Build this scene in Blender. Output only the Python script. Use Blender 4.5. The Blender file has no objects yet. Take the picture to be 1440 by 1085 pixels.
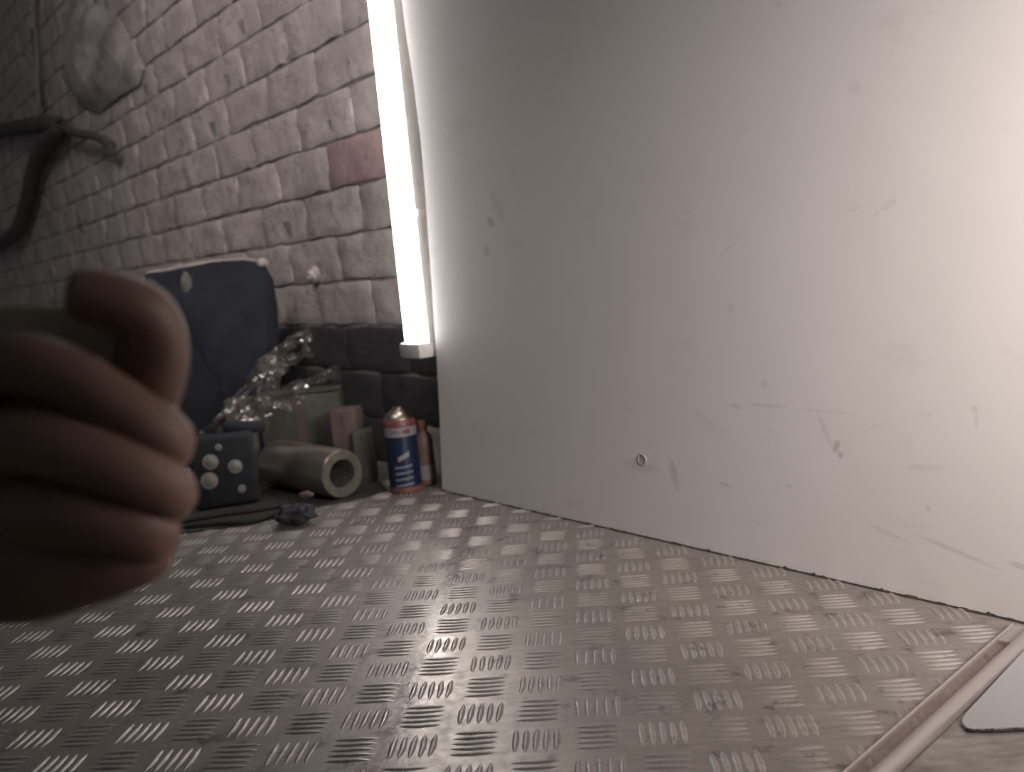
import bpy, bmesh, math, random
import numpy as np
from mathutils import Vector, Matrix, noise
random.seed(7)
SC = bpy.context.scene
COL = SC.collection
V = Vector
# ------------------------------------------------------------------ camera
F = 1341.75
CAM = V((-0.0384, -0.83942, 0.42051))
YAW, PIT, ROL = -0.080645, -0.13481, -0.095002
fw = V((math.sin(YAW)*math.cos(PIT), math.cos(YAW)*math.cos(PIT), math.sin(PIT)))
rt = V((math.cos(YAW), -math.sin(YAW), 0)); up = rt.cross(fw)
RT = rt*math.cos(ROL) + up*math.sin(ROL); UP = -rt*math.sin(ROL) + up*math.cos(ROL)
cd = bpy.data.cameras.new('camera'); cam = bpy.data.objects.new('camera', cd); COL.objects.link(cam)
m = Matrix((RT, UP, -fw)).transposed().to_4x4(); m.translation = CAM
cam.matrix_world = m
cd.sensor_width = 36; cd.lens = 36*F/1440; cd.clip_start = .02
cd.dof.use_dof = True; cd.dof.focus_distance = 1.0; cd.dof.aperture_fstop = 5.6
SC.camera = cam
# ------------------------------------------------------------------ world, lights, exposure
w = bpy.data.worlds.new('world'); SC.world = w; w.use_nodes = True
w.node_tree.nodes['Background'].inputs[0].default_value = (.92, .95, 1, 1)
w.node_tree.nodes['Background'].inputs[1].default_value = .028
SC.view_settings.view_transform = 'Standard'; SC.view_settings.look = 'None'
SC.view_settings.exposure = 0.7; SC.view_settings.gamma = 1
SC.view_settings.use_curve_mapping = False

def area(name, loc, target, sx, sy, power, col):
    l = bpy.data.lights.new(name, 'AREA'); l.shape = 'RECTANGLE'; l.size = sx; l.size_y = sy
    l.energy = power; l.color = col
    o = bpy.data.objects.new(name, l); COL.objects.link(o); o.location = loc
    o.rotation_euler = (V(target)-V(loc)).to_track_quat('-Z', 'Y').to_euler()
    return o
la = area('work_lamp', (0.80, -.76, .74), (.62, .42, .28), .5, .25, 5.9, (1, .915, .87)); la.data.spread = math.radians(78)
lb = area('wall_fill', (-1.0, .1, 2.1), (-1.15, 1.85, .9), 1.0, .12, 4.3, (1, .90, .87)); lb.data.spread = math.radians(95)  # unseen fill, added to brighten the brick wall
TUBE_E = 13.5

# ------------------------------------------------------------------ geometry of the place
def ray(x, y): return fw + RT*((x-720)/F) - UP*((y-542.5)/F)
def floor_at(x, y, z=0.0):
    d = ray(x, y); return CAM + d*((z-CAM.z)/d.z)
def depth_at(x, y, z): return CAM + ray(x, y)*z
def project(p):
    d = V(p)-CAM; z = d.dot(fw)
    return 720+F*d.dot(RT)/z, 542.5-F*d.dot(UP)/z, z
PD = V((.68495, -.72859, 0))            # direction of the panel's foot, to the right
PN = V((-.72859, -.68495, 0))           # its face normal, towards the room
PA = floor_at(622, 690)                 # left foot corner of the panel
WD = V((-.65956, .75165, 0)); WN = V((-.75165, -.65956, 0))
WA = floor_at(600, 662)                 # a point at the foot of the brick wall
def plane_at(A, D, N, x, y, off=0.0):   # (s, z) on a vertical plane
    q = ray(x, y); A2 = A+N*off
    P = CAM + q*((A2-CAM).dot(N)/q.dot(N))
    return (P-A).dot(D), P.z
def wall_at(x, y, off=0.0): return plane_at(WA, WD, WN, x, y, off)
def wall_pt(s, z, off=0.0): return WA + WD*s + WN*off + V((0, 0, z))

# ------------------------------------------------------------------ helpers
def link(o, parent=None):
    COL.objects.link(o)
    if parent: o.parent = parent
    return o
def obj(name, bm, mat, parent=None, smooth=True):
    bmesh.ops.recalc_face_normals(bm, faces=bm.faces)
    me = bpy.data.meshes.new(name); bm.to_mesh(me); bm.free()
    if smooth:
        for p in me.polygons: p.use_smooth = True
        me.set_sharp_from_angle(angle=math.radians(38))
    me.materials.append(mat)
    return link(bpy.data.objects.new(name, me), parent)
def tag(o, label=None, cat=None, group=None, kind=None):
    if label: o['label'] = label
    if cat: o['category'] = cat
    if group: o['group'] = group
    if kind: o['kind'] = kind
    return o
def thing(name, label, cat, loc, rz=0, group=None):
    o = bpy.data.objects.new(name, None); COL.objects.link(o); o.empty_display_size = .02
    o.location = loc; o.rotation_euler = (0, 0, rz)
    return tag(o, label, cat, group)
def box(bm, c, s, R=None, bev=0.0, seg=2):
    r = bmesh.ops.create_cube(bm, size=1)
    M = Matrix.Translation(c) @ (R.to_4x4() if R else Matrix.Identity(4)) @ Matrix.Diagonal((*s, 1))
    bmesh.ops.transform(bm, matrix=M, verts=r['verts'])
    if bev:
        es = list({e for v in r['verts'] for e in v.link_edges})
        bmesh.ops.bevel(bm, geom=es, offset=bev, segments=seg, profile=.5, affect='EDGES')
def tube(bm, pts, rad, n=10, cap=True):
    pts = [V(p) for p in pts]; rings = []
    rr = rad if isinstance(rad, (list, tuple)) else [rad]*len(pts)
    ref = V((0, 0, 1))
    for i, p in enumerate(pts):
        t = (pts[min(i+1, len(pts)-1)]-pts[max(i-1, 0)]).normalized()
        if abs(t.dot(ref)) > .95: ref = V((1, 0, 0)) if abs(t.x) < .9 else V((0, 1, 0))
        a = t.cross(ref).normalized(); b = t.cross(a)
        rings.append([bm.verts.new(p + (a*math.cos(k*2*math.pi/n)+b*math.sin(k*2*math.pi/n))*rr[i]) for k in range(n)])
    for A, B in zip(rings, rings[1:]):
        for k in range(n): bm.faces.new((A[k], A[(k+1) % n], B[(k+1) % n], B[k]))
    if cap: bm.faces.new(rings[0][::-1]); bm.faces.new(rings[-1])
def lathe(bm, prof, n=32, close=False):
    rings = []
    for r, z in prof:
        rings.append([bm.verts.new((r*math.cos(k*2*math.pi/n), r*math.sin(k*2*math.pi/n), z)) for k in range(n)] if r > 1e-6 else [bm.verts.new((0, 0, z))])
    pr = list(zip(rings, rings[1:])) + ([(rings[-1], rings[0])] if close else [])
    for A, B in pr:
        for k in range(n):
            q = [A[k % len(A)], A[(k+1) % len(A)], B[(k+1) % len(B)], B[k % len(B)]]
            q = [v for i, v in enumerate(q) if v not in q[:i]]
            if len(q) > 2:
                try: bm.faces.new(q)
                except ValueError: pass
def spline(ps, n):      # Catmull-Rom
    ps = [V(p) for p in ps]; out = []
    P = [ps[0]*2-ps[1]] + ps + [ps[-1]*2-ps[-2]]
    for i in range(1, len(P)-2):
        for k in range(n):
            t = k/n
            out.append(.5*((2*P[i])+(P[i+1]-P[i-1])*t+(2*P[i-1]-5*P[i]+4*P[i+1]-P[i+2])*t*t+(3*P[i]-P[i-1]-3*P[i+1]+P[i+2])*t**3))
    return out+[ps[-1]]
def extrude_poly(bm, pts, z0, z1, bev=0):
    a = [bm.verts.new((p[0], p[1], z0)) for p in pts]
    f = bm.faces.new(a)
    r = bmesh.ops.extrude_face_region(bm, geom=[f])
    vs = [v for v in r['geom'] if isinstance(v, bmesh.types.BMVert)]
    bmesh.ops.translate(bm, verts=vs, vec=(0, 0, z1-z0))

# ------------------------------------------------------------------ materials
class NT:
    def __init__(s, name):
        s.m = bpy.data.materials.new(name); s.m.use_nodes = True
        s.t = s.m.node_tree; s.b = s.t.nodes['Principled BSDF']; s.o = s.t.nodes['Material Output']
    def n(s, ty, **kw):
        x = s.t.nodes.new(ty)
        for k, v in kw.items():
            if k.startswith('i_'):
                k = k[2:]; k = int(k) if k.isdigit() else k.replace('_', ' ')
                if hasattr(v, 'is_output'): s.t.links.new(v, x.inputs[k])
                else: x.inputs[k].default_value = v
            else: setattr(x, k, v)
        return x
    def l(s, a, b): s.t.links.new(a, b)
    def set(s, **kw):
        for k, v in kw.items():
            i = s.b.inputs[k.replace('_', ' ')]
            if hasattr(v, 'is_output'): s.l(v, i)
            else: i.default_value = (*v, 1) if isinstance(v, tuple) and len(v) == 3 else v
    def coord(s, scale=(1, 1, 1), kind='Object'):
        tc = s.n('ShaderNodeTexCoord'); mp = s.n('ShaderNodeMapping', i_Vector=tc.outputs[kind])
        mp.inputs['Scale'].default_value = scale; return mp.outputs[0]
    def noise(s, scale, detail=4, vec=None, rough=.55):
        x = s.n('ShaderNodeTexNoise'); x.inputs['Scale'].default_value = scale
        x.inputs['Detail'].default_value = detail; x.inputs['Roughness'].default_value = rough
        s.l(vec if vec is not None else s.coord(), x.inputs['Vector']); return x.outputs['Fac']
    def ramp(s, fac, stops):
        r = s.n('ShaderNodeValToRGB', i_Fac=fac); e = r.color_ramp.elements
        while len(e) < len(stops): e.new(.5)
        for k, (p, c) in zip(e, stops):
            k.position = p; k.color = (*c, 1) if isinstance(c, tuple) else (c, c, c, 1)
        return r.outputs[0]
    def mix(s, f, a, b, mode='MIX'):
        x = s.n('ShaderNodeMix', data_type='RGBA', blend_type=mode)
        for i, v in ((0, f), (6, a), (7, b)):
            if hasattr(v, 'is_output'): s.l(v, x.inputs[i])
            else: x.inputs[i].default_value = (*v, 1) if isinstance(v, tuple) else v
        return x.outputs[2]
    def math(s, op, a, b=0.0):
        x = s.n('ShaderNodeMath', operation=op)
        for i, v in ((0, a), (1, b)):
            if hasattr(v, 'is_output'): s.l(v, x.inputs[i])
            else: x.inputs[i].default_value = v
        return x.outputs[0]
    def bump(s, h, strength=.3, dist=.002):
        b = s.n('ShaderNodeBump', i_Height=h); b.inputs['Strength'].default_value = strength
        b.inputs['Distance'].default_value = dist; s.l(b.outputs[0], s.b.inputs['Normal'])
def simple(name, col, rough=.5, metal=0, var=.25, sc=40, bump=.2, bdist=.001, **kw):
    t = NT(name); nz = t.noise(sc)
    a = tuple(c*(1-var) for c in col); b = tuple(min(1, c*(1+var)) for c in col)
    t.set(Base_Color=t.ramp(nz, [(.3, a), (.7, b)]), Roughness=rough, Metallic=metal, **kw)
    if bump: t.bump(t.noise(sc*4), bump, bdist)
    return t.m
def world_pos(t, scale=(1, 1, 1)):
    g = t.n('ShaderNodeNewGeometry'); mp = t.n('ShaderNodeMapping', i_Vector=g.outputs['Position'])
    mp.inputs['Scale'].default_value = scale; return mp.outputs[0]

# tread plate: worn, slightly greasy aluminium
def tread_material(name, base, rough, dirt_amount):
    t = NT(name); p = world_pos(t)
    big = t.noise(5, 5, p); fine = t.noise(90, 4, p); sx = t.noise(26, 5, world_pos(t, (1, 6, 1)))
    dirt = t.noise(28, 7, p, .7)
    c = t.ramp(big, [(.3, tuple(k*.82 for k in base)), (.7, tuple(k*1.12 for k in base))])
    c = t.mix(.35, c, t.ramp(sx, [(.35, .45), (.65, .9)]), 'MULTIPLY')
    dm = t.ramp(dirt, [(.56, 0.0), (.66, 1.0)])
    c = t.mix(t.math('MULTIPLY', dm, dirt_amount), c, (.06, .048, .04))
    # a lane polished by wear, running down one row of the pattern
    g = t.n('ShaderNodeNewGeometry'); sp = t.n('ShaderNodeSeparateXYZ', i_0=g.outputs['Position'])
    wob = t.math('MULTIPLY', t.math('SUBTRACT', t.noise(14, 3, p), .5), .05)
    dx = t.math('ABSOLUTE', t.math('ADD', t.math('ADD', sp.outputs[0], .245), wob))
    lane = t.ramp(dx, [(0.0, 1.0), (.045, 0.0)])
    fac_r = t.ramp(fine, [(.3, rough*.85), (.7, rough*1.15)])
    r = t.math('SUBTRACT', fac_r, t.math('MULTIPLY', lane, .18))
    t.set(Base_Color=c, Metallic=.5, Roughness=r)
    t.bump(t.math('ADD', t.noise(160, 4, p), t.math('MULTIPLY', t.noise(18, 2, p), 2.5)), .25, .0009)
    return t.m
M_FLOOR = tread_material('tread_plate', (.35, .31, .282), .43, .6)
M_BAR = tread_material('tread_lug', (.41, .37, .34), .5, .55)

# painted panel with the scuffs the photograph shows, in panel coordinates
def panel_material():
    t = NT('painted_panel'); tc = t.n('ShaderNodeTexCoord'); sp = t.n('ShaderNodeSeparateXYZ', i_0=tc.outputs['Object'])
    cl = t.noise(2.2, 3); fine = t.noise(14, 5)
    c = t.ramp(cl, [(.3, (.62, .585, .57)), (.7, (.66, .625, .61))])
    smud = t.ramp(t.noise(9, 6, t.coord((1, 1, 2.2)), .65), [(.58, 0.0), (.8, .35)])
    c = t.mix(smud, c, (.42, .385, .36))
    marks = [(903, 655, 22, 9, 0, .35), (948, 668, 5, 20, 12, .5), (690, 312, 3.5, 9, 40, .7), (700, 290, 5, 22, 30, .28), (684, 352, 4, 8, 40, .5),
             (1028, 434, 5, 6, 0, .35), (1078, 570, 24, 2.5, 0, .4), (1034, 571, 10, 2.5, -12, .4), (1160, 578, 38, 2.5, 0, .25), (1160, 605, 4, 22, 22, .3),
             (1176, 628, 4, 9, -28, .85), (1182, 639, 4, 5, 0, .8), (1019, 681, 9, 2.5, -12, .5), (1370, 575, 5, 5, 0, .45), (1373, 592, 2.5, 10, 0, .3),
             (1250, 288, 13, 5, 30, .25), (1233, 300, 7, 3, 30, .25), (1202, 124, 9, 8, -40, .25), (965, 298, 8, 2.5, 0, .3), (1075, 540, 4, 6, 0, .3),
             (1250, 750, 28, 3, -14, .3), (1345, 775, 55, 3, -14, .45), (1435, 796, 14, 4, -10, .6), (1300, 657, 24, 4, 5, .25), (1024, 350, 18, 1.6, 30, .25),
             (1095, 6, 5, 4, 0, .4), (1210, 290, 30, 1.6, 15, .2), (720, 235, 1.6, 14, 25, .18), (1230, 600, 25, 1.5, 25, .2), (1110, 684, 4, 4, 0, .3), (1305, 715, 5, 4, 0, .3)]
    tot = None
    wz = t.math('MULTIPLY', t.math('SUBTRACT', t.noise(60, 4), .5), 1.3)
    for x, y, rx, ry, ang, st in marks:
        s0, z0 = plane_at(PA, PD, PN, x, y); s1, _ = plane_at(PA, PD, PN, x+rx, y+.0); _, z1 = plane_at(PA, PD, PN, x, y-ry)
        a = max(abs(s1-s0), .0008)*1.25; b = max(abs(z1-z0), .0008)*1.25; an = math.radians(ang)
        u = t.math('SUBTRACT', sp.outputs[0], s0); v = t.math('SUBTRACT', sp.outputs[2], z0)
        uu = t.math('DIVIDE', t.math('ADD', t.math('MULTIPLY', u, math.cos(an)), t.math('MULTIPLY', v, math.sin(an))), a)
        vv = t.math('DIVIDE', t.math('SUBTRACT', t.math('MULTIPLY', v, math.cos(an)), t.math('MULTIPLY', u, math.sin(an))), b)
        d = t.math('ADD', t.math('MULTIPLY', uu, uu), t.math('MULTIPLY', vv, vv))
        k = t.n('ShaderNodeMapRange', i_Value=t.math('ADD', d, wz)); k.inputs[1].default_value = 1.1; k.inputs[2].default_value = .3
        k.inputs[3].default_value = 0; k.inputs[4].default_value = st*.42
        tot = k.outputs[0] if tot is None else t.math('MAXIMUM', tot, k.outputs[0])
    c = t.mix(tot, c, (.17, .13, .115))
    t.set(Base_Color=c, Roughness=t.ramp(fine, [(.3, .42), (.7, .5)]), Metallic=.0)
    t.b.inputs['Specular IOR Level'].default_value = .35
    t.bump(t.noise(9, 2), .12, .004)
    return t.m
M_PANEL = panel_material()

def brick_material(name, base, dark=.5):
    t = NT(name); p = world_pos(t)
    oi = t.n('ShaderNodeObjectInfo')
    c = t.ramp(t.noise(6, 5, p, .65), [(.32, tuple(k*.72 for k in base)), (.68, tuple(min(1, k*1.15) for k in base))])
    c = t.mix(t.ramp(t.noise(34, 6, p, .7), [(.55, 0.0), (.72, dark)]), c, (.07, .062, .06))
    c = t.mix(.12, c, t.ramp(oi.outputs['Random'], [(0, .55), (1, 1.0)]), 'MULTIPLY')
    t.set(Base_Color=c, Roughness=.75)
    t.bump(t.math('ADD', t.noise(70, 6, p, .7), t.math('MULTIPLY', t.noise(14, 3, p), 3)), .55, .006)
    return t.m
M_BRICK = brick_material('painted_brick', (.54, .475, .455))
M_BRICK_RED = brick_material('reddish_brick', (.47, .335, .325))
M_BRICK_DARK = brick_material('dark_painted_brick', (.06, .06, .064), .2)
M_MORTAR = simple('grimy_mortar', (.27, .24, .23), .9, sc=30, bump=.6, bdist=.004)
M_STEEL = simple('machined_steel', (.56, .49, .42), .33, 1, .06, 90, .05)
M_STEELD = simple('grey_end_steel', (.2, .185, .16), .5, .7, .25, 50, .2)
M_BLACK = simple('black_plastic', (.010, .011, .015), .85, 0, .3)
M_RUB = simple('black_rubber', (.012, .012, .013), .8)
M_HOSE = simple('faded_hose', (.085, .075, .072), .9, 0, .3, 12)
M_BLUEBAG = simple('navy_cloth', (.013, .0145, .023), .95, 0, .45, 9, .6, .004)
M_ROPE = simple('pale_hem', (.34, .31, .30), .6)
M_PALE = simple('pale_hole_disc', (.2, .19, .175), .5)
M_CARD = simple('olive_card', (.06, .056, .047), .8, 0, .2, 20)
M_CARDB = simple('brown_card', (.085, .06, .052), .8, 0, .25, 20)
M_TAN = simple('tan_plastic', (.15, .10, .075), .5)
M_ORANGE = simple('rust_red', (.15, .06, .045), .6)
M_NAVY = simple('can_navy', (.012, .02, .05), .32, .1, .2)
M_WHITE = simple('label_white', (.22, .21, .225), .5, 0, .1)
M_RED = simple('label_red', (.15, .05, .045), .45)
M_HOUSING = simple('lamp_housing', (.6, .58, .56), .45, 0, .05)
M_SEAL = simple('black_grime', (.03, .023, .02), .9, 0, .5, 120, .8)
M_SHEET = None
t = NT('scoured_sheet'); p = t.coord((1, 3.2, 1)); cc = t.noise(17, 8, p, .72)
t.set(Base_Color=t.ramp(cc, [(.3, (.15, .125, .11)), (.7, (.42, .385, .36))]), Metallic=.5, Roughness=.42); t.bump(t.noise(40, 6, p, .7), .4, .002)
M_SHEET = t.m
M_WPLATE = simple('white_board', (.30, .29, .285), .4, 0, .03, 6, .05)
t = NT('skin'); t.set(Base_Color=t.ramp(t.noise(22, 6), [(.3, (.125, .072, .054)), (.7, (.19, .11, .08))]), Roughness=.55)
t.b.inputs['Subsurface Weight'].default_value = .1; t.b.inputs['Subsurface Radius'].default_value = (.008, .003, .002); t.b.inputs['Subsurface Scale'].default_value = 1
t.bump(t.noise(260, 4), .4, .0008); M_SKIN = t.m
M_NAIL = simple('nail', (.13, .08, .065), .35, 0, .05)
M_SLEEVE = simple('dark_sleeve', (.02, .02, .024), .9)
M_PHONE = simple('olive_beige_case', (.34, .30, .21), .5, 0, .08)
t = NT('tube_glow'); t.set(Base_Color=(.9, .9, .9)); t.b.inputs['Emission Color'].default_value = (1, .97, .94, 1); t.b.inputs['Emission Strength'].default_value = TUBE_E
M_GLOW = t.m
def clear(name, tint, opac, rough, gl, edge=.5):
    t = NT(name); t.t.nodes.remove(t.b)
    tr = t.n('ShaderNodeBsdfTransparent'); tr.inputs[0].default_value = (*tint, 1)
    g = t.n('ShaderNodeBsdfGlossy'); g.inputs['Roughness'].default_value = rough; g.inputs[0].default_value = (.9, .86, .83, 1)
    d = t.n('ShaderNodeBsdfDiffuse'); d.inputs[0].default_value = (.6, .56, .54, 1)
    m1 = t.n('ShaderNodeMixShader'); m1.inputs[0].default_value = opac; t.l(tr.outputs[0], m1.inputs[1]); t.l(d.outputs[0], m1.inputs[2])
    fr = t.n('ShaderNodeLayerWeight'); fr.inputs[0].default_value = .35
    f = t.math('ADD', t.math('MULTIPLY', fr.outputs['Facing'], edge), gl)
    m2 = t.n('ShaderNodeMixShader', i_0=f); t.l(m1.outputs[0], m2.inputs[1]); t.l(g.outputs[0], m2.inputs[2])
    t.l(m2.outputs[0], t.o.inputs[0]); return t.m
M_FILM = clear('clear_film', (.9, .9, .9), .05, .16, .10)
M_ACRYL = clear('clear_acrylic', (.93, .9, .88), .02, .25, .01, .12)
M_LIP = clear('frosted_acrylic_lip', (.8, .76, .73), .24, .25, .07)

# ------------------------------------------------------------------ floor
PITCH = .055; RL = .39*PITCH; RW = .062*PITCH; RH = .033*PITCH
bm = bmesh.new(); box(bm, (0, .9, -.006), (5.2, 5.4, .012)); 
floor = tag(obj('floor', bm, M_FLOOR, smooth=False), kind='structure')
def bar_mesh(name, seed):
    rnd = random.Random(seed); bm = bmesh.new(); nx = 7; rows = []
    for i in range(nx):
        u = -1+2*i/(nx-1); wd = RW*max(.10, (1-u*u)**.55); h = RH*max(0, (1-abs(u)**3.0)); by = rnd.uniform(-.0004, .0004)
        rows.append([bm.verts.new((u*RL, y*wd+by, h*k-.0002)) for y, k in ((-1, 0), (-.55, .72), (0, 1), (.55, .72), (1, 0))])
    for A, B in zip(rows, rows[1:]):
        for k in range(4): bm.faces.new((A[k], B[k], B[k+1], A[k+1]))
    bmesh.ops.recalc_face_normals(bm, faces=bm.faces)
    me = bpy.data.meshes.new(name); bm.to_mesh(me); bm.free(); me.materials.append(M_BAR)
    for p in me.polygons: p.use_smooth = True
    return me
BARS = [bar_mesh('tread_lug', k) for k in range(4)]
inst = []
for i in range(-34, 26):
    for j in range(-46, 10):
        cx, cy = i*PITCH, -j*PITCH
        c = V((cx, cy, 0))
        if (c-PA).dot(PN) < -.01 and (c-PA).dot(PD) > -.03: continue
        if (c-WA).dot(WN) < .03: continue
        if (c-CAM).dot(fw) < .25: continue
        x, y, z = project(c)
        if x < -330 or x > 1700 or y > 1330 or z > 3.4: continue
        H = (i+j) % 2 == 0
        for k in range(-2, 3):
            o = k*.165*PITCH
            loc = V((cx, cy+o, 0)) if H else V((cx+o, cy, 0))
            if (loc-PA).dot(PN) < .004 and (loc-PA).dot(PD) > -.01: continue
            a = (0 if H else math.pi/2)+random.uniform(-.03, .03)
            x, y, z = project(loc); vis = -20 < x < 1460 and y < 1100 and not (x < 290 and 400 < y < 860)
            inst.append((0 if vis else 1, z, loc, a, random.randrange(4)))
inst.sort(key=lambda q: (q[0], q[1]))
for q in inst[:300]:
    o = link(bpy.data.objects.new('tread_lug', BARS[q[4]]), floor); o.location = q[2]; o.rotation_euler.z = q[3]
co = [np.array([v.co[:] for v in b.vertices]) for b in BARS]; fc = [[tuple(p.vertices) for p in b.polygons] for b in BARS]
vs = []; fs = []; n0 = 0
for q in inst[300:]:
    c, s = math.cos(q[3]), math.sin(q[3]); A = co[q[4]]
    vs.append(np.stack([A[:, 0]*c-A[:, 1]*s+q[2].x, A[:, 0]*s+A[:, 1]*c+q[2].y, A[:, 2]], 1))
    fs += [tuple(v+n0 for v in f) for f in fc[q[4]]]; n0 += len(A)
me = bpy.data.meshes.new('tread_lugs'); me.from_pydata(np.concatenate(vs).tolist(), [], fs); me.materials.append(M_BAR)
for p in me.polygons: p.use_smooth = True
tag(link(bpy.data.objects.new('tread_lugs', me), floor), kind='stuff')

# ------------------------------------------------------------------ brick wall
CH = .100; BL = .262; JT = .007
s_min, s_max, z_top = -1.3, 5.6, 2.6
bm = bmesh.new(); wc = wall_pt((s_min+s_max)/2, z_top/2, -.075)
RW_ = Matrix((WD, WN, V((0, 0, 1)))).transposed()
box(bm, wc+WN*.0148, (s_max-s_min, .12, z_top), RW_)
wall = tag(obj('wall_back', bm, M_MORTAR, smooth=False), kind='structure')
def brick_mesh(seed, L, mat, name='brick'):
    rnd = random.Random(seed); bm = bmesh.new()
    box(bm, (0, 0, 0), (L-.0012, .05, CH-.006), None, .0022, 2)
    bmesh.ops.subdivide_edges(bm, edges=[e for e in bm.edges if e.calc_length() > .08], cuts=4, use_grid_fill=True)
    for v in bm.verts: v.co += V(noise.noise_vector(v.co*27+V((seed*3.1, 0, 0))))*.006
    bmesh.ops.recalc_face_normals(bm, faces=bm.faces)
    me = bpy.data.meshes.new(name); bm.to_mesh(me); bm.free(); me.materials.append(mat)
    for p in me.polygons: p.use_smooth = True
    return me
BM = {('n', k): brick_mesh(k, BL, M_BRICK) for k in range(6)}
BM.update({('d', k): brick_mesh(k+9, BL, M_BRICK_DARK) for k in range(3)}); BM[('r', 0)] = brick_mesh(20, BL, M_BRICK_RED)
rs, rz = wall_at(486, 243)
cand = []
for c in range(int(z_top/CH)):
    z = (c+.5)*CH; s = s_min + (BL/2 if c % 2 else 0) + random.uniform(-.01, .01)
    while s < s_max:
        sc = s+BL/2; P = wall_pt(sc, z); x, y, d = project(P)
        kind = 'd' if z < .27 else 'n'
        if abs(sc-rs) < BL/2 and abs(z-rz) < CH/2: kind = 'r'
        vis = (-30 < x < 640 and -30 < y < 720)
        cand.append((0 if vis else 1, d, sc, z, kind)); s += BL
cand.sort()
rest = bmesh.new()
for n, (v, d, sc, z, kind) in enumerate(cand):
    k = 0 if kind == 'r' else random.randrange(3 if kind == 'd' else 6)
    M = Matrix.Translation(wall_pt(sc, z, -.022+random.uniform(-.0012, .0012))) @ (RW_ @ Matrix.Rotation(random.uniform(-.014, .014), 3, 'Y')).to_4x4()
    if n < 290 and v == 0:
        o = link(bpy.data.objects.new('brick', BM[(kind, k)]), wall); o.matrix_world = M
    else:
        q = bmesh.new(); q.from_mesh(BM[('n', k % 6)]); bmesh.ops.transform(q, matrix=M, verts=q.verts)
        tm = bpy.data.meshes.new('tmp'); q.to_mesh(tm); q.free(); rest.from_mesh(tm); bpy.data.meshes.remove(tm)
tag(obj('bricks', rest, M_BRICK, wall), kind='stuff')
# plaster knob, plaster patch on the wall
def blob(name, c, r, sc, mat, parent=None, seed=0, sub=3, amp=.3, fr=2.0):
    bm = bmesh.new(); bmesh.ops.create_icosphere(bm, subdivisions=sub, radius=1)
    for v in bm.verts:
        v.co *= 1+amp*noise.fractal(v.co*fr+V((seed, 0, 0)), .8, 2.1, 3); v.co = V((v.co.x*sc[0], v.co.y*sc[1], v.co.z*sc[2]))*r
    bmesh.ops.translate(bm, verts=bm.verts, vec=c)
    return obj(name, bm, mat, parent)
s, z = wall_at(440, 386, .01); pt = wall_pt(s, z, 0.004)
tag(blob('plaster_lump', pt, .018, (1, 1, 1), M_BRICK), 'small pale plaster lump stuck on the painted bricks left of the tube light', 'lump')
# crumpled pale cover hanging high on the wall, pipe, hose
def hanging(name, outline, off, mat, label, cat, amp=.03):
    ps = [wall_at(*q, off) for q in outline]; cx = sum(p[0] for p in ps)/len(ps); cz = sum(p[1] for p in ps)/len(ps)
    bm = bmesh.new(); N = 10; rings = []
    for k in range(N+1):
        f = k/N; ring = []
        for (a, b) in ps:
            q = V((cx+(a-cx)*f, 0, cz+(b-cz)*f)); o = off*(1-f**3)+amp*noise.fractal(V((q.x*5, q.z*5, 1.7)), .7, 2.0, 3)*(1-f*.6)
            ring.append(bm.verts.new(wall_pt(q.x, q.z, max(.003, o)))); 
            if k == 0: break
        rings.append(ring)
    n = len(ps)
    for k in range(n): bm.faces.new((rings[0][0], rings[1][k], rings[1][(k+1) % n]))
    for A, B in zip(rings[1:], rings[2:]):
        for k in range(n): bm.faces.new((A[k], B[k], B[(k+1) % n], A[(k+1) % n]))
    e = bmesh.ops.extrude_face_region(bm, geom=list(bm.faces))
    bmesh.ops.translate(bm, verts=[v for v in e['geom'] if isinstance(v, bmesh.types.BMVert)], vec=WN*.004)
    return tag(obj(name, bm, mat), label, cat)
ol = [(70, 18), (95, 4), (125, 8), (150, 30), (165, 62), (182, 96), (176, 118), (150, 135), (120, 160), (96, 150), (78, 112), (84, 70)]
hanging('plastic_cover', ol, .05, simple('dusty_cover', (.38, .345, .33), .6, 0, .45, 7, .5, .006), 'crumpled pale dusty cover hanging high on the brick wall, far upper left', 'cover', .05)
bm = bmesh.new(); tube(bm, [wall_pt(*wall_at(44, -160, .03), .03), wall_pt(*wall_at(47, 40, .03), .03), wall_pt(*wall_at(58, 150, .03), .03)], .012, 10)
tag(obj('conduit', bm, simple('pale_conduit', (.30, .27, .26), .5)), 'thin pale vertical conduit on the brick wall at the far left', 'pipe')
bm = bmesh.new()
tube(bm, spline([wall_pt(*wall_at(x, y, .05), .05) for x, y in [(-60, 190), (0, 184), (50, 176), (85, 178), (62, 205), (48, 240), (38, 285), (20, 330), (-20, 350)]], 8), .034, 10)
tag(obj('hose', bm, M_HOSE), 'thick dark rubber hose bent over on the brick wall above the hand', 'hose')
bm = bmesh.new()
tube(bm, spline([wall_pt(*wall_at(x, y, .05), .05) for x, y in [(88, 180), (110, 188), (135, 192), (158, 205)]], 6), .016, 8)
tag(obj('cable', bm, M_HOSE), 'short dark cable hanging beside the bent hose on the brick wall', 'cable')

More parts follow.
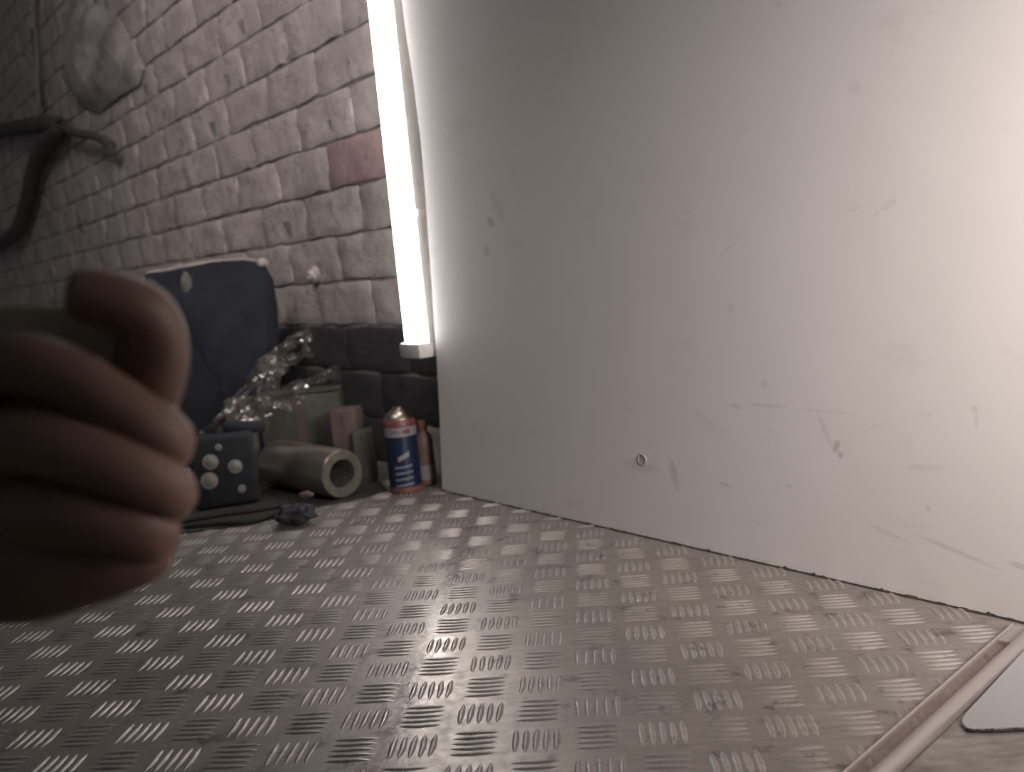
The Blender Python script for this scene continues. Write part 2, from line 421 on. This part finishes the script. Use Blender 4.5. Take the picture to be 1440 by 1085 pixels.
# ------------------------------------------------------------------ white panel
th = thing('partition_panel', 'large smooth pale grey panel with small scuffs, standing on the tread plate floor', 'panel', PA)
th.rotation_euler = (0, 0, math.atan2(PD.y, PD.x))     # local x = PD, local y = -PN
def panel_part(name, bm, mat): return obj(name, bm, mat, th, smooth=False)
edge = [plane_at(PA, PD, PN, *q) for q in [(561, -30), (570, 40), (582, 120), (591, 190), (598, 270), (605, 370), (612, 470), (618, 580)]]
pts = [(0.0, .0015)] + edge[::-1] + [(edge[0][0]-.03, 2.2), (2.04, 2.2), (2.04, .0015)]
bm = bmesh.new(); extrude_poly(bm, pts, -.018, 0)
bmesh.ops.rotate(bm, verts=bm.verts, matrix=Matrix.Rotation(math.pi/2, 3, 'X'))
o = panel_part('sheet', bm, M_PANEL); 
bm = bmesh.new()     # ragged grimy bead along the foot
N = 420; prev = None
for i in range(N+1):
    x = .002+1.1*i/N; h = .0012+.0022*max(0, noise.fractal(V((x*55, 0, 0)), .6, 2, 4)+.25)+(.0022 if random.random() < .015 else 0); dth = .003+.0025*noise.noise(V((x*40, 5, 0)))
    ring = [bm.verts.new((x, .001, 0)), bm.verts.new((x, -dth, 0)), bm.verts.new((x, -dth*.6, h*.7)), bm.verts.new((x, .001, h))]
    if prev:
        for k in range(3): bm.faces.new((prev[k], ring[k], ring[k+1], prev[k+1]))
    prev = ring
o = panel_part('grime_bead', bm, M_SEAL); o['label'] = 'ragged black grime line along the foot'
s, z = plane_at(PA, PD, PN, 903, 646)
bm = bmesh.new(); lathe(bm, [(0, .0004), (.0062, .0004), (.0072, .0012), (.0082, .0010), (.0088, 0)], 28)
bmesh.ops.rotate(bm, verts=bm.verts, matrix=Matrix.Rotation(math.pi/2, 3, 'X')); bmesh.ops.translate(bm, verts=bm.verts, vec=(s, 0, z))
o = panel_part('screw_cap', bm, simple('grimy_cap', (.36, .325, .30), .6)); o['label'] = 'small round grimy screw cap low on the panel'

# ------------------------------------------------------------------ tube light
s, z0 = wall_at(575, 481, .10)
tl = thing('tube_light', 'bright white tube light standing upright on the brick wall beside the pale panel', 'lamp', wall_pt(s, z0-.02, .045))
tl.rotation_euler = (0, 0, math.atan2(-WD.y, -WD.x))     # local y = -WN
HT = 1.18
def half_round(bm, r, z0, z1, yc, n=16):
    a = [(r*math.cos(math.pi*k/n), yc-r*math.sin(math.pi*k/n)*.8) for k in range(n+1)]
    extrude_poly(bm, a, z0, z1)
bm = bmesh.new(); half_round(bm, .0305, .02, HT, -.032); obj('diffuser', bm, M_GLOW, tl)
bm = bmesh.new(); box(bm, (0, -.0165, HT/2+.005), (.066, .031, HT+.02), None, .003); obj('housing', bm, M_HOUSING, tl)
bm = bmesh.new(); box(bm, (0, -.030, .004), (.070, .054, .028), None, .004); o = obj('end_cap', bm, M_HOUSING, tl)
bm = bmesh.new(); box(bm, (0, -.030, HT+.014), (.070, .054, .028), None, .004); obj('end_cap', bm, M_HOUSING, tl)
for zc in (.25, .9):
    bm = bmesh.new(); box(bm, (0, .006, zc), (.074, .072, .014), None, .002); obj('clip', bm, M_HOUSING, tl)

# ------------------------------------------------------------------ dark sack with pale hem
def ground(x, y): return floor_at(x, y)
def to_mesh_apply(name, o_src, mat, parent=None):
    dg = bpy.context.evaluated_depsgraph_get(); me = bpy.data.meshes.new_from_object(o_src.evaluated_get(dg))
    bpy.data.objects.remove(o_src); me.materials.clear(); me.materials.append(mat)
    for p in me.polygons: p.use_smooth = True
    return link(bpy.data.objects.new(name, me), parent)
DB = 2.25     # depth of the sack from the camera
foot = depth_at(305, 640, DB); foot.z = 0
sk = thing('dark_sack', 'big slumped dark navy sack with a pale hem, against the brick wall', 'sack', foot)
def loc_px(x, y, d): return depth_at(x, y, d)-foot
outline = [(204, 386), (250, 376), (300, 369), (345, 366), (372, 372), (384, 392), (390, 430), (392, 470), (388, 520), (384, 570), (380, 620), (376, 660), (330, 668), (270, 668), (225, 660), (212, 600), (206, 540), (200, 480), (200, 430)]
bm = bmesh.new(); n = len(outline); rows = []
cx, cy = 295, 520
for side in (1, -1):
    for k in range(9):
        f = math.sin(k/8*math.pi/2); ring = []
        for (x, y) in outline:
            px, py = cx+(x-cx)*f, cy+(y-cy)*f
            th_ = .085*math.sqrt(max(0, 1-f*f))
            nz = noise.fractal(V((px*.022, py*.014, side*3)), .7, 2, 4)*.03*(1-f**6)
            ring.append(bm.verts.new(loc_px(px, py, DB-side*(th_+nz+.002))))
            if k == 0: break
        rows.append(ring)
for base in (0, 9):
    R = rows[base:base+9]
    for k in range(n): bm.faces.new((R[0][0], R[1][k], R[1][(k+1) % n]))
    for A, B in zip(R[1:], R[2:]):
        for k in range(n): bm.faces.new((A[k], B[k], B[(k+1) % n], A[(k+1) % n]))
bmesh.ops.remove_doubles(bm, verts=bm.verts, dist=.0045)
for v in bm.verts: v.co.z = max(v.co.z, .003)
obj('body', bm, M_BLUEBAG, sk)
bm = bmesh.new(); tube(bm, [loc_px(x, y, DB-.012) for x, y in [(206, 383), (232, 380), (262, 374), (300, 367), (335, 364), (362, 366)]], [.002, .004, .005, .003, .0025, .003], 8)
obj('hem', bm, M_ROPE, sk)
q = blob('toggle', loc_px(368, 369, DB-.02), .012, (1.3, 1, .9), M_ROPE, sk, 3, 2)
q['label'] = 'pale round toggle at the hem end'
q = blob('crease_fold', loc_px(262, 402, DB-.045), .022, (.7, .6, 1.6), simple('grey_fold', (.11, .10, .09), .7), sk, 5, 2)
q['label'] = 'greyish fold under the hem'

# ------------------------------------------------------------------ steel pipe
R = .047
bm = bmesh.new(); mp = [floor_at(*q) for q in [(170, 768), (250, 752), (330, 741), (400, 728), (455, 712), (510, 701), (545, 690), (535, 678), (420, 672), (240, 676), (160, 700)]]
extrude_poly(bm, [(p.x, p.y) for p in mp], .0004, .0024)  # thin flat dark layer over the floor around pipe and block
tag(obj('dark_layer', bm, simple('matte_dark', (.02, .019, .018), .9), smooth=False), 'thin flat dark layer under the steel pipe and the perforated block', 'mat')
def pipe():
    e = floor_at(486, 702); e.z = R+.002
    back = depth_at(345, 655, e.z*0+2.06); back.z = R+.002
    d = (e-back); d.z = 0; d.normalize()
    L = .235
    t_ = thing('steel_pipe', 'thick-walled shiny steel pipe lying on its side on the floor', 'pipe', e-d*(L/2)-V((0, 0, R)))
    t_.rotation_euler = (0, 0, math.atan2(d.y, d.x))
    bm = bmesh.new(); prof = [(R*.98, -L/2), (R, -L/2+.003), (R, L/2-.006), (R*.93, L/2)]
    lathe(bm, prof, 48); bmesh.ops.rotate(bm, verts=bm.verts, matrix=Matrix.Rotation(math.pi/2, 3, 'Y')); bmesh.ops.translate(bm, verts=bm.verts, vec=(0, 0, R))
    obj('shell', bm, M_STEEL, t_)
    bm = bmesh.new(); prof = [(R*.93, L/2), (R*.60, L/2), (R*.56, L/2-.004), (R*.56, -L/2), (R*.98, -L/2)]
    lathe(bm, prof, 48); bmesh.ops.rotate(bm, verts=bm.verts, matrix=Matrix.Rotation(math.pi/2, 3, 'Y')); bmesh.ops.translate(bm, verts=bm.verts, vec=(0, 0, R))
    o = obj('bore', bm, M_STEELD, t_); o['label'] = 'dull grey end face and dark bore'
pipe()

# ------------------------------------------------------------------ black perforated block
c0 = floor_at(322, 716)
right = (RT-V((0, 0, RT.z))).normalized()
pb = thing('perforated_block', 'dark plastic block with pale discs for holes lit from behind, left of the steel pipe', 'block', c0)
a = math.atan2(right.y, right.x)+.25; pb.rotation_euler = (0, 0, a)
k = (c0-CAM).dot(fw)/F
bm = bmesh.new(); box(bm, (0, .03, .0725), (.118, .05, .135), None, .008, 3)
obj('body', bm, M_BLACK, pb)
bm = bmesh.new(); box(bm, (.045, .05, .145), (.08, .03, .02), Matrix.Rotation(.12, 3, 'Y'), .006, 2); obj('top_bar', bm, M_BLACK, pb)
for (x, y, r) in [(306, 646, 11), (301, 672, 12), (338, 657, 10), (343, 690, 6), (319, 627, 5)]:
    u = (x-322)*k; zz = (716-y)*k*1.0
    bm = bmesh.new(); lathe(bm, [(0, .0035), (r*k*.6, .0035), (r*k*.75, .002), (r*k, .002), (r*k, -.004)], 20)
    bmesh.ops.rotate(bm, verts=bm.verts, matrix=Matrix.Rotation(math.pi/2, 3, 'X')); bmesh.ops.translate(bm, verts=bm.verts, vec=(u, .0055, zz))
    obj('hole_disc', bm, M_PALE, pb)  # pale discs paint the light that shows through the holes

# ------------------------------------------------------------------ cartons behind the pipe
def carton(name, x, ybase, wpx, hpx, dpt, depth, mat, label, rot=.1, flaps=True):
    q = depth_at(x, ybase, depth); q.z = 0
    t_ = thing(name, label, 'box', q, 0, 'boxes behind the steel pipe'); t_.rotation_euler = (0, 0, math.atan2(right.y, right.x)+rot)
    k = depth/F; W, H = wpx*k, hpx*k
    bm = bmesh.new(); box(bm, (0, 0, H/2+.002), (W, dpt, H), None, .003, 2); obj('carton_body', bm, mat, t_)
    if flaps:
        for sg in (-1, 1):
            bm = bmesh.new(); box(bm, (0, sg*dpt*.27, H+.005), (W*1.01, dpt*.5, .0035), Matrix.Rotation(sg*.05, 3, 'X'), .001, 1); obj('flap', bm, mat, t_)
    bm = bmesh.new(); box(bm, (0, -dpt/2-.0006, H*.55), (W*.12, .0012, H*.8), None); obj('tape', bm, M_CARDB, t_)
    return t_
carton('cardboard_box', 440, 690, 110, 112, .07, 2.07, M_CARD, 'dull olive-grey box standing behind the steel pipe', .06)
carton('cardboard_box', 500, 690, 36, 100, .06, 1.96, M_CARDB, 'narrow reddish-brown box beside the pipe end', -.1, False)
carton('cardboard_box', 520, 690, 28, 72, .05, 1.93, M_CARD, 'small low olive box between the pipe end and the spray can', .1, False)
b = carton('cardboard_box', 355, 700, 38, 118, .04, 2.03, simple('pale_card', (.11, .095, .085), .8), 'pale brownish carton corner beneath the clear crumpled film', .1, False)

# ------------------------------------------------------------------ spray can and bottle
cp = floor_at(572, 689); kk = (cp-CAM).dot(fw)/F
can = thing('spray_can', 'navy blue spray can with white and red band, upright near the panel corner', 'can', cp)
RC = 22.5*kk; HC = 100*kk
bm = bmesh.new(); lathe(bm, [(0, .003), (RC*.9, .003), (RC, .006), (RC, HC-.002)], 36); obj('body', bm, M_NAVY, can)
bm = bmesh.new(); lathe(bm, [(0, .0018), (RC*1.02, .0018), (RC*1.03, .004), (RC*1.03, .011), (RC*.99, .012)], 36); o = obj('base_rim', bm, M_ORANGE, can); o['label'] = 'rust red base rim'
bm = bmesh.new(); lathe(bm, [(RC*1.012, HC*.80), (RC*1.012, HC*.93)], 36); o = obj('label_band', bm, M_WHITE, can); o['label'] = 'white printed band'
bm = bmesh.new(); lathe(bm, [(RC*1.014, HC*.93), (RC*1.02, HC), (RC*.94, HC+.004)], 36); o = obj('shoulder_ring', bm, M_RED, can); o['label'] = 'red ring under the dome'
bm = bmesh.new(); lathe(bm, [(RC*.94, HC+.003), (RC*.86, HC+.010), (RC*.6, HC+.018), (RC*.34, HC+.022), (RC*.34, HC+.026), (0, HC+.026)], 36); o = obj('dome', bm, M_STEEL, can); o['label'] = 'shiny metal dome top'
cang = math.atan2(CAM.y-cp.y, CAM.x-cp.x)
def can_patch(u0, u1, z0, z1, slant, mat, name):
    bm = bmesh.new(); N = 8; A = []
    for i in range(N+1):
        a = cang+(u0+(u1-u0)*i/N)/RC; zs = slant*(i/N)
        A.append([bm.verts.new((RC*1.02*math.cos(a), RC*1.02*math.sin(a), z)) for z in (z0+zs, z1+zs)])
    for P, Q in zip(A, A[1:]): bm.faces.new((P[0], Q[0], Q[1], P[1]))
    return obj(name, bm, mat, can)
M_LB = simple('label_pale_blue', (.13, .15, .20), .5, 0, .1)
can_patch(-.010, .012, HC*.45, HC*.52, .010, M_WHITE, 'logo_mark')
for q in range(4): can_patch(-.018, .016, HC*(.10+.085*q), HC*(.13+.085*q), .003, M_LB, 'label_stripe')
can_patch(.004, .018, HC*.84, HC*.90, 0, M_RED, 'red_mark'); can_patch(-.02, 0, HC*.85, HC*.89, 0, M_LB, 'blue_mark')
bp = floor_at(590, 686) + V((.012, .03, 0)); RB = 13*kk
bt = thing('tan_bottle', 'slim tan bottle with white label, just right of the spray can', 'bottle', bp)
bm = bmesh.new(); lathe(bm, [(0, .002), (RB*.9, .002), (RB, .006), (RB, .085), (RB*.9, .095), (RB*.5, .104), (RB*.5, .112), (0, .112)], 28); obj('body', bm, M_TAN, bt)
bm = bmesh.new(); lathe(bm, [(RB*1.03, .012), (RB*1.03, .04)], 28); o = obj('bottle_label', bm, M_WHITE, bt); o['label'] = 'white paper label'
bm = bmesh.new(); lathe(bm, [(RB*.55, .108), (RB*.58, .110), (RB*.58, .126), (0, .128)], 24); obj('cap', bm, M_ORANGE, bt)

# ------------------------------------------------------------------ dark rag, cable on floor
rp = floor_at(418, 738)
tag(blob('rag', rp+V((0, 0, .019)), .022, (1.5, 1.1, .8), simple('rag_cloth', (.03, .03, .036), .9), None, 2, 4, .35, 1.8), 'small dark crumpled rag on the floor in front of the steel pipe', 'rag')
rp2 = floor_at(432, 722)
tag(blob('shard', rp2+V((0.004, -.004, .036)), .012, (1.2, .7, .55), M_CARDB, None, 8, 2, .4), 'small pinkish-brown scrap lying on top of the dark rag', 'scrap')
bm = bmesh.new()
tube(bm, spline([floor_at(x, y)+V((0, 0, .0065)) for x, y in [(180, 762), (240, 748), (300, 741), (350, 738), (385, 728), (400, 716), (360, 722), (320, 727), (270, 735), (230, 742)]], 8), .0045, 8)
tag(obj('floor_cable', bm, M_RUB), 'thin black cable looped on the floor before the perforated block', 'cable')

# ------------------------------------------------------------------ crumpled clear film
DF = 1.97
def film():
    bm = bmesh.new(); rnd = random.Random(4)
    def ribbon(path, w0, w1, seed, N=26, K=7):
        P = spline([depth_at(x, y, DF+dz) for x, y, dz in path], 10); n = len(P); rows = []
        for i, p in enumerate(P):
            t = (P[min(i+1, n-1)]-P[max(i-1, 0)]).normalized(); side = t.cross(fw).normalized()
            wd = (w0+(w1-w0)*i/n)*(.75+.4*noise.noise(V((i*.3, seed, 0))))
            row = []
            for k in range(K+1):
                u = k/K*2-1
                cr = noise.fractal(V((u*2.4+seed, i*.22, seed*1.7)), .9, 2.1, 4)
                row.append(bm.verts.new(p+side*(u*wd+.004*cr)-fw*(.016*cr+.012*abs(math.sin(u*5+i*.15+seed)))))
            rows.append(row)
        for A, B in zip(rows, rows[1:]):
            for k in range(K): bm.faces.new((A[k], A[k+1], B[k+1], B[k]))
    ribbon([(286, 612, -.05), (318, 580, -.04), (345, 548, 0), (375, 520, 0), (392, 495, .0), (415, 480, .02), (440, 468, .03)], .008, .02, 1)
    ribbon([(300, 618, -.05), (335, 590, -.03), (365, 560, 0), (385, 530, 0), (410, 508, .02), (438, 492, .04)], .012, .016, 2)
    ribbon([(335, 606, -.02), (362, 582, 0), (385, 562, 0), (415, 542, .0), (448, 533, .02), (478, 515, .03)], .022, .008, 3)
    ribbon([(360, 600, -.02), (372, 560, -.02), (382, 525, -.02), (372, 500, 0)], .03, .02, 5)
    ribbon([(345, 600, 0), (380, 575, -.02), (410, 566, 0), (432, 540, 0)], .02, .016, 6)
    ribbon([(440, 535, .02), (462, 528, .02), (480, 530, .03)], .006, .014, 7)
    ribbon([(358, 540, -.03), (380, 512, -.04), (402, 512, -.03)], .024, .02, 9)
    o = obj('plastic_film', bm, M_FILM)
    return tag(o, 'crumpled shiny clear plastic film bunched over the boxes beside the dark sack', 'film')
film()

# ------------------------------------------------------------------ acrylic strip, sheet and white plate at the lower right
A0, A1 = floor_at(1196, 1085), floor_at(1408, 897)
MD = (A1-A0).normalized(); MX = V((MD.y, -MD.x, 0))     # along, and to the right
Lst = .62; S0 = A1+MD*.028-MD*Lst
st = thing('acrylic_strip', 'clear acrylic edge strip with rounded shiny lips across the floor, lower right', 'strip', S0)
st.rotation_euler = (0, 0, math.atan2(MD.y, MD.x))      # local x = MD, local y = -MX
def sweep(name, prof, mat, x0=0, x1=Lst):
    bm = bmesh.new(); N = 16; prev = None
    for i in range(N+1):
        x = x0+(x1-x0)*i/N; r = [bm.verts.new((x, -a, b)) for a, b in prof]
        if prev:
            for k in range(len(prof)): bm.faces.new((prev[k], r[k], r[(k+1) % len(prof)], prev[(k+1) % len(prof)]))
        else: bm.faces.new(r)
        prev = r
    bm.faces.new(prev[::-1]); return obj(name, bm, mat, st)
def arc_prof(c, w_, h, z=.002, n=8):
    return [(c-w_/2*math.cos(math.pi*k/n), z+h*math.sin(math.pi*k/n)) for k in range(n+1)]
sweep('thin_lip', arc_prof(.001, .004, .005), M_LIP)
sweep('clear_web', [(.003, .003), (.003, .005), (.017, .005), (.017, .003)], M_ACRYL, 0, Lst-.045)
sweep('web_end', [(.003, .003), (.003, .0052), (.017, .0052), (.017, .003)], M_LIP, Lst-.045)
sweep('round_lip', arc_prof(.024, .016, .011), M_LIP)
sh = bmesh.new()
a_ = S0+MX*.034; b_ = A1+MX*.034+MD*.012
far = .55
extrude_poly(sh, [(a_.x, a_.y), (b_.x, b_.y), ((b_+MX*far).x, (b_+MX*far).y), ((a_+MX*far).x, (a_+MX*far).y)], .0022, .0042)
tag(obj('worn_sheet', sh, M_SHEET, smooth=False), 'scoured grey metal sheet on the floor right of the acrylic strip', 'sheet')
# white plate with a rounded corner on the sheet
def fz(x, y): return floor_at(x, y, .008)
P0 = fz(1436, 918); P1 = fz(1358, 1002); P2 = fz(1358, 1021); P3 = fz(1372, 1024); P4 = fz(1470, 1020)
pts = [P0] + spline([P1, fz(1353, 1013), fz(1360, 1022), P3], 5) + [P4, P4+V((.3, .02, 0)), P0+V((.32, .2, 0)), P0+MD*.03]
bm = bmesh.new(); extrude_poly(bm, [(p.x, p.y) for p in pts], .0050, .0078)
wp = thing('white_plate', 'flat white plate with rounded corner lying on the scoured sheet', 'plate', (P3.x, P3.y, .0045))
bmesh.ops.translate(bm, verts=bm.verts, vec=(-P3.x, -P3.y, -.0045)); obj('plate_board', bm, M_WPLATE, wp, False)
bm = bmesh.new(); E = [(p.x-P3.x, p.y-P3.y) for p in spline([fz(1359, 1020.5), P3, P4, P4+V((.2, .014, 0))], 40)]
tube(bm, [V((x, y, .0018+.0008*noise.noise(V((x*300, y*300, 0))))) for x, y in E], [.0010+.0010*abs(noise.noise(V((x*500, y*500, 3)))) for x, y in E], 6)
o = obj('grimy_edge', bm, M_SEAL, wp); o['label'] = 'ragged dark grime along the front edge'

# ------------------------------------------------------------------ hand holding a phone
DH = .36
def hp(x, y, dz): return depth_at(x, y, DH+dz)
hr = hp(60, 700, .02)
hand = thing('hand', 'shadowed brown hand reaching in from the left, fingers curled round a phone', 'hand', hr)
verts = []; radii = []; edges = []
def add(p, r, link_to=None):
    verts.append(hp(*p)-hr); radii.append(r); i = len(verts)-1
    if link_to is not None: edges.append((link_to, i))
    return i
root = add((-30, 735, .022), .030)
wr = add((-190, 790, .03), .027, root); wr2 = add((-360, 850, .04), .030, wr); wr3 = add((-620, 930, .05), .036, wr2)
heel = add((60, 775, .020), .0255, root)
h0 = add((-60, 820, .024), .022, heel); h2 = add((45, 822, .016), .0185, heel)
kn = {}
def finger(chain, start):
    i = start
    for p in chain: i = add(p[:3], p[3], i)
# index (upper long finger)
finger([(-70, 560, .01, .0165), (0, 508, .0, .0135), (60, 516, -.002, .0125), (125, 548, -.002, .0118), (185, 588, .0, .0112), (246, 622, .006, .0108), (240, 640, .026, .0100), (170, 610, .036, .009)], root)
# middle
finger([(-50, 640, .004, .0165), (20, 612, -.006, .0135), (95, 630, -.008, .0125), (170, 655, -.006, .0118), (238, 692, .002, .0112), (240, 700, .024, .0102), (170, 685, .036, .009)], root)
# ring
finger([(30, 722, -.002, .0145), (100, 722, -.005, .0125), (165, 735, -.002, .0115), (222, 752, .004, .0108), (225, 755, .024, .0098), (160, 742, .034, .0088)], root)
# little
finger([(130, 792, .010, .0165), (180, 785, .010, .0135), (222, 768, .014, .0110), (205, 775, .028, .0090), (150, 770, .036, .0080)], heel)
# flesh between thumb and first finger
finger([(110, 610, .034, .021), (150, 535, .036, .0170), (180, 480, .034, .0130)], root)
# thumb, arching over the top: base low in the palm, knuckle upper right, tip at upper left
finger([(100, 670, .034, .021), (165, 600, .036, .0190), (207, 540, .030, .0160), (222, 474, .022, .0135), (204, 436, .014, .0124), (160, 422, .008, .0112), (112, 414, .004, .0098), (92, 412, .003, .0088)], root)
me = bpy.data.meshes.new('h'); me.from_pydata(verts, edges, []); ho = bpy.data.objects.new('h', me); COL.objects.link(ho)
sk_ = ho.modifiers.new('s', 'SKIN'); sk_.use_smooth_shade = True
for i, v in enumerate(me.skin_vertices[0].data):
    v.radius = (radii[i]*1.1, radii[i]*1.1); v.use_root = (i == 0)
sb = ho.modifiers.new('d', 'SUBSURF'); sb.levels = 3; sb.render_levels = 3
bpy.context.view_layer.update()
hm = to_mesh_apply('palm_and_fingers', ho, M_SKIN, hand)
bpy.context.view_layer.update()
bm = bmesh.new(); tube(bm, [hp(-330, 840, .04)-hr, hp(-450, 880, .045)-hr, hp(-720, 960, .055)-hr], [.040, .043, .048], 20); obj('sleeve', bm, M_SLEEVE, hand)
# phone
pc = hp(-6, 578, .0215)
ph = thing('phone', 'olive-beige slab phone gripped flat in the shadowed hand', 'phone', pc)
Rp = Matrix((RT, UP, -fw)).transposed() @ Matrix.Rotation(-.02, 3, 'Z')
bm = bmesh.new(); box(bm, (0, 0, 0), (.098, .086, .006), Rp, .0028, 3); obj('case', bm, M_PHONE, ph)
bm = bmesh.new(); box(bm, Rp @ V((0, 0, -.0034)), (.092, .080, .001), Rp, .0004, 1); obj('screen', bm, simple('dark_glass', (.01, .01, .012), .1, 0, .0, 10, 0), ph)
